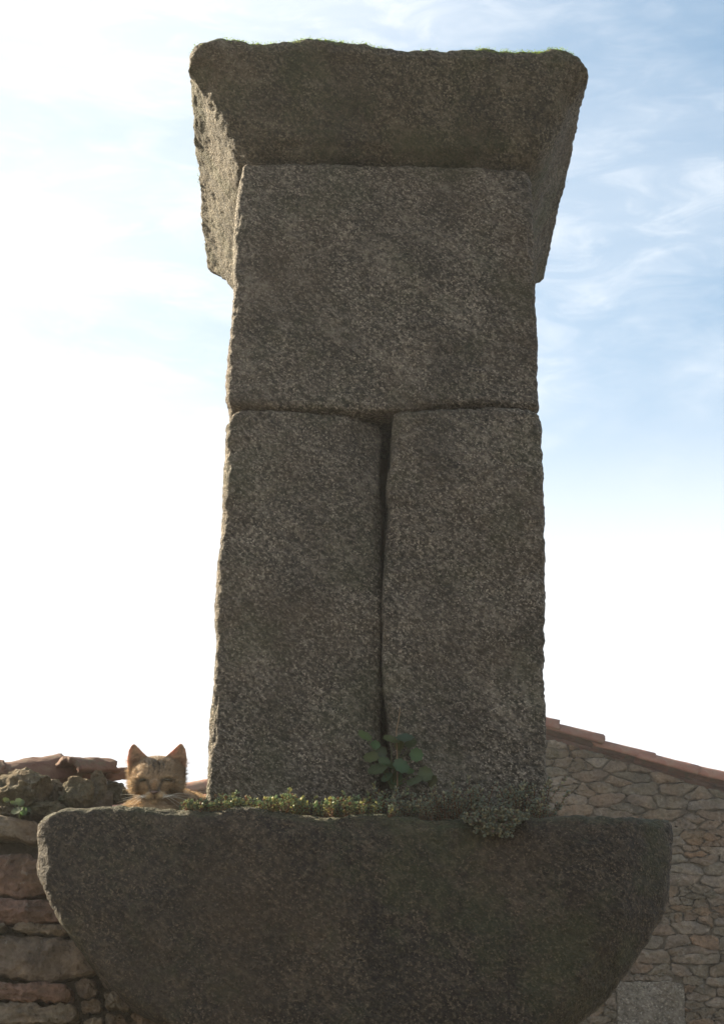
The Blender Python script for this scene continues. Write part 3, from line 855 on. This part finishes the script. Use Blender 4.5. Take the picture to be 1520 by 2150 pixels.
# ears: thin cupped leaves standing on the skull
def ear(s):
    n, m = 22, 16; vv = []
    outer = np.array([(57, -2), (59, 20), (60.5, 42), (58, 60), (52.5, 70), (49, 73)], float)
    inner = np.array([(2, 20), (12, 42), (24, 52), (35, 63), (43, 71), (47, 74)], float)
    for lay in (0, 1):
        for i in range(m + 1):
            t = i / m; q_ = t * 5; k_ = min(int(q_), 4); f_ = q_ - k_
            po = outer[k_] * (1 - f_) + outer[k_ + 1] * f_; pi = inner[k_] * (1 - f_) + inner[k_ + 1] * f_
            for j in range(n + 1):
                u = j / n; c = po * (1 - u) + pi * u
                cup = 4 * u * (1 - u) * 13 * (1 - t * .7)
                yy = 20 - 8 * u * (1 - t) + cup + 4 * t
                vv.append(np.array([s * c[0], yy + (2.4 if lay else -2.4), c[1]]))
    ff = []; W_ = n + 1; T_ = (m + 1) * W_
    for i in range(m):
        for j in range(n):
            a, b, c, d = i * W_ + j, i * W_ + j + 1, (i + 1) * W_ + j + 1, (i + 1) * W_ + j
            ff.append((a, b, c, d)); ff.append((T_ + d, T_ + c, T_ + b, T_ + a))
    for i in range(m):
        a = i * W_; ff.append((a, a + W_, T_ + a + W_, T_ + a)); a += n; ff.append((a, T_ + a, T_ + a + W_, a + W_))
    for j in range(n):
        ff.append((j, T_ + j, T_ + j + 1, j + 1)); e = m * W_; ff.append((e + j, e + j + 1, T_ + e + j + 1, T_ + e + j))
    if s < 0: ff = [q[::-1] for q in ff]
    return np.array(vv), ff
for s in (-1, 1):
    v, f = ear(s); addp(hw(v), f)
# neck, chest, folded forelegs and body lying back along the slab (metres, offsets from the head centre)
HCn = np.array(HC); zs = zslab
for c, r in [((0.006, .07, -.045), (.058, .06, .05)), ((-.010, .045, -.062), (.062, .05, .032)), ((.03, .14, -.04), (.066, .09, .052)),
             ((.050, .23, -.036), (.070, .11, .058)), ((.058, .33, -.036), (.072, .10, .060)), ((.06, .40, -.045), (.066, .08, .052)),
             ((-.03, .03, -.078), (.020, .06, .016)), ((.03, .02, -.078), (.020, .06, .016)),
             ((-.01, .33, -.062), (.035, .07, .036)), ((.12, .33, -.062), (.035, .07, .036))]:
    v, f = ell(HCn + np.array(c), r); addp(v, f)
# tail curled along the body
tp = [(.09, .46, -.075), (.13, .44, -.08), (.155, .38, -.082), (.16, .30, -.083), (.15, .24, -.084)]
for i in range(len(tp) - 1):
    for s in range(5):
        t = s / 5; c = np.array(tp[i]) * (1 - t) + np.array(tp[i + 1]) * t
        v, f = ell(HCn + c, (.015, .015, .014), sub=2); addp(v, f)
me = bpy.data.meshes.new('cat_raw'); me.from_pydata(np.vstack(V).tolist(), [], F)
tmp = bpy.data.objects.new('cat_raw', me); C.objects.link(tmp)
md = tmp.modifiers.new('r', 'REMESH'); md.mode = 'VOXEL'; md.voxel_size = 0.0019
ms = tmp.modifiers.new('s', 'SMOOTH'); ms.factor = .5; ms.iterations = 5
dg = bpy.context.evaluated_depsgraph_get()
cm = bpy.data.meshes.new_from_object(tmp.evaluated_get(dg))
bpy.data.objects.remove(tmp)
nv = len(cm.vertices); cv = np.empty(nv * 3); cm.vertices.foreach_get('co', cv); cv = cv.reshape(-1, 3)
HRi = np.array(HR).T
def tohead(p): return (HRi @ ((p - HCn) / K).T).T / np.array([1.045, 1, 1])
h = tohead(cv)
g = lambda cx, cz, sx_, sz_: np.exp(-((h[:, 0] - cx) / sx_) ** 2 - ((h[:, 2] - cz) / sz_) ** 2)
front = np.clip((12 - h[:, 1]) / 14, 0, 1)
push = front * (3.2 * (g(-24, 0, 9, 5) + g(24, 0, 9, 5)) + 2.6 * g(0, -37, 2.2, 6) - 1.6 * (g(-24, 6, 12, 4) + g(24, 6, 12, 4)))
hn = np.array([0, 1, 0.0]); cv = cv + (np.array(HR) @ hn)[None, :] * (push * K)[:, None]
cv[:, 2] = np.maximum(cv[:, 2], zs + .002)
cm.vertices.foreach_set('co', cv.ravel()); cm.update()
def catcol(p):
    h = tohead(p); x, y, z = h[:, 0], h[:, 1], h[:, 2]; ax = np.abs(x)
    nzz = fbm(p, 90, 4, .6, 3); n2_ = fbm(p, 260, 3, .6, 8)
    base = np.array([0.28, 0.195, 0.115]); pale = np.array([0.42, 0.31, 0.19]); dark = np.array([0.040, 0.028, 0.018]); pink = np.array([0.44, 0.26, 0.17])
    col = np.tile(base, (len(p), 1))
    def mixin(c, w):
        nonlocal col; w = np.clip(w, 0, 1)[:, None]; col = col * (1 - w) + c * w
    G = lambda cx, cz, a, b: np.exp(-((x - cx) / a) ** 2 - ((z - cz) / b) ** 2)
    head = (y < 45) & (z > -55)
    hd = head.astype(float) * np.clip((30 - y) / 12, 0, 1)
    inear = hd * np.clip((z - 30 - (44 - ax) * .9) / 8, 0, 1)
    # forehead M stripes
    st = np.clip(np.cos((x + 2.5) / 4.9 * math.pi + nzz * 7.0 + np.sin(z * .22) * .9) * 1.0 + nzz * .8, 0, 1) * np.clip((z - 6) / 8, 0, 1) * np.clip((46 - z) / 10, 0, 1) * np.clip((24 - ax) / 8, 0, 1)
    mixin(dark, hd * (st * .62 + .60 * G(2, 33, 17, 15)))
    mixin(dark, hd * .7 * (G(-37, -5, 13, 3.6) + G(37, -5, 13, 3.6)))          # streak back from the eye
    mixin(dark, hd * .45 * (G(-40, -20, 12, 2.6) + G(40, -20, 12, 3.2)))
    mixin(dark, hd * .95 * (G(-23, -.5, 11, 3.2) + G(23, -.5, 11, 3.2)))      # squinting eye line
    mixin(dark, hd * .25 * (G(-14, -7, 4, 6) + G(14, -7, 4, 6)))
    mixin(pale, hd * .55 * (G(-24, 7, 9, 3) + G(24, 7, 9, 3)))
    mixin(pale, hd * .55 * (G(-24, -8, 9, 4) + G(24, -8, 9, 4)))
    mixin(base * np.array([1.0, .82, .7]), hd * .7 * G(0, -10, 7, 15))
    mixin(pale * 1.15, hd * .9 * (G(-12, -33, 11, 7) + G(12, -33, 11, 7) + G(0, -46, 12, 7)))
    mixin(dark, hd * .75 * G(0, -36, 1.7, 5)); mixin(dark, hd * .6 * (G(-6, -40, 6, 1.8) + G(6, -40, 6, 1.8)))
    mixin(dark * 1.2, hd * .8 * G(0, -23, 9, 4) * (y < -20))
    for sg in (-1, 1):                                  # dark V from the eyes to the nose
        tt = np.clip((-2 - z) / 20, 0, 1); lx = sg * (15 - 8 * tt)
        mixin(dark, hd * .85 * np.exp(-((x - lx) / 3.4) ** 2) * ((z < 1) & (z > -24)))
    mixin(dark * 1.5, hd * .25 * np.exp(-((ax - 30 - (z + 30) * .3) / 3.5) ** 2) * ((z < -8) & (z > -34)))
    mixin(pink, inear * .95)
    mixin(pale, hd * .5 * (ax > 40) * (z < 0))
    # body bands
    bd = 1 - hd
    wv = np.clip(np.sin((p[:, 1] * 130 + p[:, 2] * 40) + nzz * 4) * 1.3, 0, 1)
    mixin(dark * 1.6, bd * wv * .55 * (z > -60))
    mixin(pale, bd * np.clip((-z - 38) / 20, 0, 1) * .7)
    mixin(dark * 1.4, np.clip(fbm(p * np.array([1, 1, .6]), 130, 3, .6, 21) * 1.5 - .12, 0, .35) * (1 - inear))
    col = col * (1 + 0.45 * nzz + 0.5 * n2_)[:, None]
    return np.clip(col, 0.01, .8)
setcol(cm, catcol(cv)); cm.materials.append(M_FUR)
cm.polygons.foreach_set('use_smooth', [True] * len(cm.polygons))
cm.name = 'body'
cat = thing('cat', OC, 'tabby ginger cat lying on the slab, eyes squinting down at the camera', 'cat')
cm.transform(Matrix.Translation(-OC))
obj('body', cm, cat)
# fur strands
tri = []; cm.calc_loop_triangles()
lt = np.array([t.vertices[:] for t in cm.loop_triangles])
cvn = vnormals(cv, lt)
ctr = cv[lt].mean(1)
hh = tohead(ctr)
wgt = np.linalg.norm(np.cross(cv[lt[:, 1]] - cv[lt[:, 0]], cv[lt[:, 2]] - cv[lt[:, 0]]), axis=1)
wgt = wgt * np.where((hh[:, 1] < 60), 1.0, .45) * (ctr[:, 2] > zs + .006)
earf = (hh[:, 2] > 44) & (hh[:, 1] < 60) & (np.abs(hh[:, 0]) > 20)
wgt = wgt * np.where(earf, .35, 1)
NH = 36000
pick = rng.choice(len(lt), NH, p=wgt / wgt.sum())
r_ = rng.dirichlet((1, 1, 1), NH)
pt = (cv[lt[pick]] * r_[:, :, None]).sum(1); nn = (cvn[lt[pick]] * r_[:, :, None]).sum(1)
nose = hw(np.array([[0, -30, -22.0]]))[0]
flow = pt - nose; flow[:, 1] += .03; flow /= np.linalg.norm(flow, axis=1)[:, None]
bod = tohead(pt)[:, 1] > 50
flow[bod] = np.array([.1, .9, -.35])
flow = flow - nn * (flow * nn).sum(1)[:, None]
dirv = nn * .42 + flow * .9 + rng.normal(size=(NH, 3)) * .16
dirv /= np.linalg.norm(dirv, axis=1)[:, None]
hp = tohead(pt)
ln_ = np.where(hp[:, 2] > 40, .004, np.where(np.abs(hp[:, 0]) > 34, .014, .007)) * rng.uniform(.6, 1.2, NH)
ln_ = np.where(hp[:, 1] > 40, .011, ln_); ln_ = np.where((hp[:, 2] < -40), .014, ln_) 
ln_ = np.where((np.abs(hp[:, 0]) < 20) & (hp[:, 2] < 30) & (hp[:, 1] < 0), .0035, ln_)
side = np.cross(dirv, rng.normal(size=(NH, 3))); side /= np.linalg.norm(side, axis=1)[:, None]
w0 = .00035
A = pt - side * w0; B = pt + side * w0; Cc = pt + dirv * ln_[:, None] + np.array([0, 0, -1]) * (ln_ * .12)[:, None]
hv = np.stack([A, B, Cc], 1).reshape(-1, 3); hf = np.arange(NH * 3).reshape(-1, 3)
hm = mesh('fur', hv - np.array(OC), hf, M_HAIR, False)
cc = catcol(pt) * 1.15; setcol(hm, np.repeat(cc, 3, axis=0))
fo = obj('fur', hm, cat); fo['kind'] = 'stuff'
# eyes as narrow slits, nose, whiskers
def simple(name, colr, rough=.4, spec=.5):
    m, t, b = newmat(name)
    oc = t.nodes.new('ShaderNodeTexCoord').outputs['Object']
    n = noise(t, oc, 300, 3, .5)
    t.links.new(ramp(t, n, [(0.3, tuple(c * .75 for c in colr)), (0.7, tuple(min(1, c * 1.25) for c in colr))]), b.inputs['Base Color'])
    b.inputs['Roughness'].default_value = rough; b.inputs['Specular IOR Level'].default_value = spec
    return m
M_EYE = simple('cat_eye', (0.035, 0.026, 0.010), .15, .6)
M_NOSE = simple('cat_nose', (0.10, 0.055, 0.042), .5)
M_WHISK = simple('whisker', (0.75, 0.7, 0.6), .4)
for s in (-1, 1):
    v, f = ell((0, 0, 0), (8.5, 3.5, 2.6), sub=3)
    v = v @ np.array(Matrix.Rotation(R(5 * s), 3, 'Y')).T + np.array([s * 24, -19.5, -.5])
    # sit it on the coat surface
    hx = tohead(cv); near_ = (np.abs(hx[:, 0] - s * 24) < 5) & (np.abs(hx[:, 2] + .5) < 3)
    v[:, 1] += hx[near_][:, 1].min() + 19.5 + 1.2
    obj('eye', mesh('eye', hw(v) - np.array(OC), f, M_EYE), cat)
hx = tohead(cv); nm = (np.abs(hx[:, 0]) < 3) & (np.abs(hx[:, 2] + 25) < 3); ny_ = hx[nm][:, 1].min()
v, f = ell((0, 0, 0), (7, 4, 4.2), sub=3); v[:, 0] *= np.clip(1 + v[:, 2] / 6, .25, 1.2); v += np.array([0, ny_ + 1.4, -26])
obj('nose', mesh('nose', hw(v) - np.array(OC), f, M_NOSE), cat)
for s in (-1, 1):
    for q in range(7):
        p0 = np.array([s * (15 + q % 3 * 3), -26, -31 - (q // 3) * 4.0]); V = []; F = []
        ang = R(-28 + q * 9 + random.uniform(-4, 4)); Lw = random.uniform(42, 62)
        for k in range(9):
            t = k / 8
            c = p0 + np.array([s * Lw * t * math.cos(ang), -6 * t + 12 * t * t, Lw * t * math.sin(ang) - 12 * t * t])
            r = .42 * (1 - t * .8)
            for a in range(3): V.append(c + r * np.array([0, math.cos(a * 2.09), math.sin(a * 2.09)]))
        for k in range(8):
            for a in range(3): F.append((k * 3 + a, k * 3 + (a + 1) % 3, k * 3 + 3 + (a + 1) % 3, k * 3 + 3 + a))
        obj('whisker', mesh('whisker', hw(np.array(V)) - np.array(OC), F, M_WHISK), cat)

# ------------------------------------------------------------------ stonecrop mat on the ledge
M_PLANT = attr_mat('stonecrop', 0.5, trans=True, spec=0.4)
topline = [(380, 1692), (550, 1695), (750, 1704), (900, 1714), (1000, 1722), (1150, 1716), (1300, 1722)]
def ledge(px, Y): 
    py = np.interp(px, [a for a, b in topline], [b for a, b in topline]); return P(px, py, YS).z
V = []; F = []; COL = []
def quadleaf(c, d, s, L_, w_, col):
    """fat little leaf: 6-vertex spindle from c along d"""
    global V, F, COL
    b = len(V); u = np.cross(d, s); 
    m = c + d * L_ * .55
    V += [c, m + s * w_, m + u * w_ * .6, m - s * w_, m - u * w_ * .6, c + d * L_]
    F += [(b, b + 1, b + 2), (b, b + 2, b + 3), (b, b + 3, b + 4), (b, b + 4, b + 1), (b + 5, b + 2, b + 1), (b + 5, b + 3, b + 2), (b + 5, b + 4, b + 3), (b + 5, b + 1, b + 4)]
    COL += [col] * 6
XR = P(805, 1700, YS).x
def sprig(root, top, dens=9, green=.5):
    root = np.array(root); top = np.array(top); ax = top - root; L_ = np.linalg.norm(ax); ax = ax / L_
    bend = rng.normal(size=3) * .12 * L_; bend[2] = 0
    s = np.cross(ax, rng.normal(size=3)); s /= np.linalg.norm(s)
    b = len(V); 
    for k in range(4):
        t = k / 3; c = root + (top - root) * t + bend * t * (1 - t)
        r = .0009
        for a in range(3): V.append(c + r * (s * math.cos(a * 2.09) + np.cross(ax, s) * math.sin(a * 2.09))); COL.append((.16, .07, .035))
    for k in range(3):
        for a in range(3): F.append((b + k * 3 + a, b + k * 3 + (a + 1) % 3, b + k * 3 + 3 + (a + 1) % 3, b + k * 3 + 3 + a))
    nl = int(dens + L_ * 170)
    for k in range(nl):
        t = (k / nl) ** .75 * .95 + .05; c = root + (top - root) * t + bend * t * (1 - t)
        a = k * 2.4 + rng.uniform(-.3, .3)
        out_ = s * math.cos(a) + np.cross(ax, s) * math.sin(a)
        d = out_ * (.85 if t < .85 else .6) + ax * (.45 if t < .85 else .8); d /= np.linalg.norm(d)
        s2 = np.cross(d, ax); s2 /= np.linalg.norm(s2) + 1e-9
        gcol = np.array([.24, .31, .17]); rcol = np.array([.23, .14, .075]); ycol = np.array([.42, .41, .19]); 
        if root[0] > XR + rng.normal() * .03: gcol = np.array([.21, .24, .18]); ycol = np.array([.33, .31, .20]); rcol = np.array([.17, .13, .10])  # chimney's shadow painted into the leaves: greyer, less yellow right of its edge
        m_ = np.clip(t * 1.7 + rng.uniform(-.35, .25), 0, 1) if rng.random() < .85 else 0
        col = rcol * (1 - m_) + (gcol if rng.random() < .62 else ycol) * m_
        col = col * rng.uniform(.6, 1.25)
        sz = rng.uniform(.005, .0080) * (1.0 + .3 * (t > .8))
        quadleaf(c, d, s2, sz, sz * .42, tuple(col))
def hprof(px):
    return np.interp(px, [375, 400, 450, 500, 560, 640, 700, 760, 800, 860, 940, 1020, 1100, 1150, 1175], [6, 16, 24, 36, 34, 33, 40, 42, 50, 62, 74, 86, 80, 54, 18])
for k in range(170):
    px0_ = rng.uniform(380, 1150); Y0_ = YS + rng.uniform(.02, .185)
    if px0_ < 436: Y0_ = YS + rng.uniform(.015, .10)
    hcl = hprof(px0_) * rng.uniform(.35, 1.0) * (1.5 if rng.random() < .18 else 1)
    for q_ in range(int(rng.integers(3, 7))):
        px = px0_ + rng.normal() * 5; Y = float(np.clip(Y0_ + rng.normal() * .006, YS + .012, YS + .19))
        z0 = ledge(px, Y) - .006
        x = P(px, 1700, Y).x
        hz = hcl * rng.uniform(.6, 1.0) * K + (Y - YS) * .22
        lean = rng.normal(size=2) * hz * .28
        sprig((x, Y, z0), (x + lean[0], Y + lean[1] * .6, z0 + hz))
# tuft that spills over the edge
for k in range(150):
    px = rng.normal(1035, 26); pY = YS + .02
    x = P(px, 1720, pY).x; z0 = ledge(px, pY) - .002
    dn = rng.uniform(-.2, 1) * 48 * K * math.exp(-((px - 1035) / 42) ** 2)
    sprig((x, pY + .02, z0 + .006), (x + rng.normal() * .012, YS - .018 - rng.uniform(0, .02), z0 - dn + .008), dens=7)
# earth and dead leaves under the sprigs
OS = Vector((P(770, 1700, YS).x, YS + .1, P(770, 1700, YS).z))
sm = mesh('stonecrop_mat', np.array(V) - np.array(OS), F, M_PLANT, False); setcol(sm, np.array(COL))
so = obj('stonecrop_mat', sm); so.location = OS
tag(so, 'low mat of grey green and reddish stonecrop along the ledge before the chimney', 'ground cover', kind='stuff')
# soil cushion
xs0, xs1 = P(400, 1700, YS + .1).x, P(1150, 1700, YS + .1).x
gv, gf = block_grid(110, 24, 4); u = (gv[:, 0] + 1) / 2; d = (gv[:, 1] + 1) / 2; t = (gv[:, 2] + 1) / 2
pxs = 400 + u * 750; zb_ = np.array([ledge(a, YS) for a in pxs])
hg = (0.010 + .020 * np.clip((pxs - 700) / 300, 0, 1)) * np.sqrt(np.clip(np.sin(math.pi * u), 0, 1)) * np.sqrt(np.clip(d * 2.2, 0, 1))
gz = zb_ - .012 + t * hg + t * .003
gv2 = np.stack([xs0 + u * (xs1 - xs0), YS + .035 + d * .19, gz], 1)
gv2[:, 2] += t * fbm(gv2, 40, 3, .5) * .006
so2 = obj('soil', mesh('soil', gv2 - np.array(OS), gf, M_MORT)); so2.location = OS
tag(so2, 'dark crumbly soil lying on the ledge beneath the stonecrop', 'soil', kind='stuff')

# ------------------------------------------------------------------ pennywort plants (round scalloped leaves)
M_LEAF = attr_mat('pennywort_leaf', 0.45, trans=True, spec=0.4)
def roundleaf(name, c, normal, r, parent, origin, colr, seed):
    rg = np.random.default_rng(seed); n = Vector(normal).normalized()
    q = n.to_track_quat('Z', 'Y'); V = []; F = []; nr, na = 4, 28
    V.append((0, 0, -.12 * r))
    for i in range(1, nr + 1):
        for a in range(na):
            th = a / na * 2 * math.pi; rr = r * i / nr * (1 + (.09 * math.cos(th * 8) if i == nr else .03 * math.cos(th * 8) * i / nr) + .05 * math.sin(th * 2 + seed))
            V.append((rr * math.cos(th), rr * math.sin(th), .16 * r * (i / nr) ** 2 - .12 * r + .05 * r * math.sin(th * 3 + seed) * i / nr))
    for a in range(na): F.append((0, 1 + a, 1 + (a + 1) % na))
    for i in range(nr - 1):
        for a in range(na): F.append((1 + i * na + a, 1 + (i + 1) * na + a, 1 + (i + 1) * na + (a + 1) % na, 1 + i * na + (a + 1) % na))
    m = mesh(name, np.array([q @ Vector(p) for p in V]) + np.array(c) - np.array(origin), F, M_LEAF)
    rad_ = np.array([math.hypot(p[0], p[1]) / r for p in V]); cc = np.array(colr) * (1 + .25 * (1 - rad_))[:, None]
    setcol(m, cc); o = obj(name, m, parent)
    return o
def tube(pts, r, name, mat, parent, origin, col):
    V = []; F = []; n = 6
    for i, p in enumerate(pts):
        p = np.array(p); t = np.array(pts[min(i + 1, len(pts) - 1)]) - np.array(pts[max(i - 1, 0)]); t = t / (np.linalg.norm(t) + 1e-9)
        a = np.cross(t, (0.3, 1, .1)); a /= np.linalg.norm(a); b = np.cross(t, a)
        rr = r * (1 - .5 * i / (len(pts) - 1))
        for k in range(n): V.append(p + rr * (a * math.cos(k * 2 * math.pi / n) + b * math.sin(k * 2 * math.pi / n)))
    for i in range(len(pts) - 1):
        for k in range(n): F.append((i * n + k, i * n + (k + 1) % n, (i + 1) * n + (k + 1) % n, (i + 1) * n + k))
    m = mesh(name, np.array(V) - np.array(origin), F, mat); setcol(m, np.tile(col, (len(V), 1)))
    return obj(name, m, parent)
def pennywort(root_px, Y, leaves, label, stalk=None, green=(.085, .115, .055)):
    root = P(*root_px, Y); t = thing('pennywort', root, label, 'plant')
    rg = random.Random(len(leaves))
    for i, (px, py, rp, dy) in enumerate(leaves):
        c = P(px, py, Y + dy); r = rp * K * 1.02
        nrm = (rg.uniform(-.9, .9), -1.0, rg.uniform(-.2, 1.3))
        cl = tuple(g_ * rg.uniform(.75, 1.25) for g_ in green)
        roundleaf('leaf', c, nrm, r, t, root, cl, i + 1)
        mid = (root + c) / 2 + Vector((0, .01, .012))
        tube([root + Vector((0, .01, -.005)), mid, c + Vector((0, .004, -.002))], .0016, 'stem', M_LEAF, t, root, (.10, .12, .05))
    if stalk: 
        tube([P(a, b, Y + .005) for a, b in stalk], .0016, 'flower_stalk', M_LEAF, t, root, (.30, .20, .12))
    return t
pennywort((822, 1650), YF - .045, [
    (766, 1545, 17, .0), (822, 1552, 18, .0), (850, 1549, 20, -.01), (874, 1585, 15, -.01), (779, 1590, 17, .0), (800, 1580, 13, .012),
    (792, 1615, 20, -.015), (820, 1606, 18, .0), (842, 1608, 17, -.01), (893, 1625, 16, -.005), (870, 1640, 18, -.01), (832, 1636, 15, .01), (846, 1580, 12, .015), (812, 1632, 14, .0), (856, 1618, 13, .0), (788, 1564, 11, .01), (838, 1564, 12, .01), (908, 1640, 13, .0), (806, 1598, 13, -.012), (862, 1560, 13, .005)],
    'round leaved green pennywort growing from the joint between the two tall slabs', stalk=[(834, 1650), (834, 1600), (832, 1535), (838, 1505), (840, 1484)])
pennywort((42, 1712), 3.44, [(30, 1686, 8, 0), (42, 1684, 10, -.01), (36, 1702, 13, -.015), (50, 1703, 9, 0), (14, 1680, 8, .01), (58, 1700, 9, .01)],
    'small bright green pennywort in the wall head at far left', green=(.045, .075, .033))

# ------------------------------------------------------------------ moss along the cap top
dgm = bpy.context.evaluated_depsgraph_get()
capo = [o for o in chim.children if o.name.startswith('cap')][0]
cme = capo.data; nvv = len(cme.vertices); q = np.empty(nvv * 3); cme.vertices.foreach_get('co', q); q = q.reshape(-1, 3)
nn = np.empty(nvv * 3); cme.vertices.foreach_get('normal', nn); nn = nn.reshape(-1, 3)
cand = np.where((nn[:, 2] > .35))[0]
mk = fbm(q[cand], 7, 3, .6, 12); cand = cand[mk > -.05]
M_MOSS = attr_mat('cap_moss_fibres', .7, trans=True, spec=.1)
NM = 34000; pick = cand[rng.integers(0, len(cand), NM)]
bias = q[pick][:, 1] < 0; 
p_ = q[pick] + rng.normal(size=(NM, 3)) * .003
up = nn[pick] * .6 + np.array([0, 0, .6]) + rng.normal(size=(NM, 3)) * .45; up /= np.linalg.norm(up, axis=1)[:, None]
sd = np.cross(up, rng.normal(size=(NM, 3))); sd /= np.linalg.norm(sd, axis=1)[:, None]
ll = rng.uniform(.0015, .0034, NM)[:, None]
hv = np.stack([p_ - sd * .0013, p_ + sd * .0013, p_ + up * ll], 1).reshape(-1, 3)
mm = mesh('moss', hv, np.arange(NM * 3).reshape(-1, 3), M_MOSS, False)
cl = np.array([.20, .30, .04]) * rng.uniform(.5, 1.3, NM)[:, None]; setcol(mm, np.repeat(cl, 3, axis=0))
mo_ = obj('moss', mm, capo); mo_['kind'] = 'stuff'
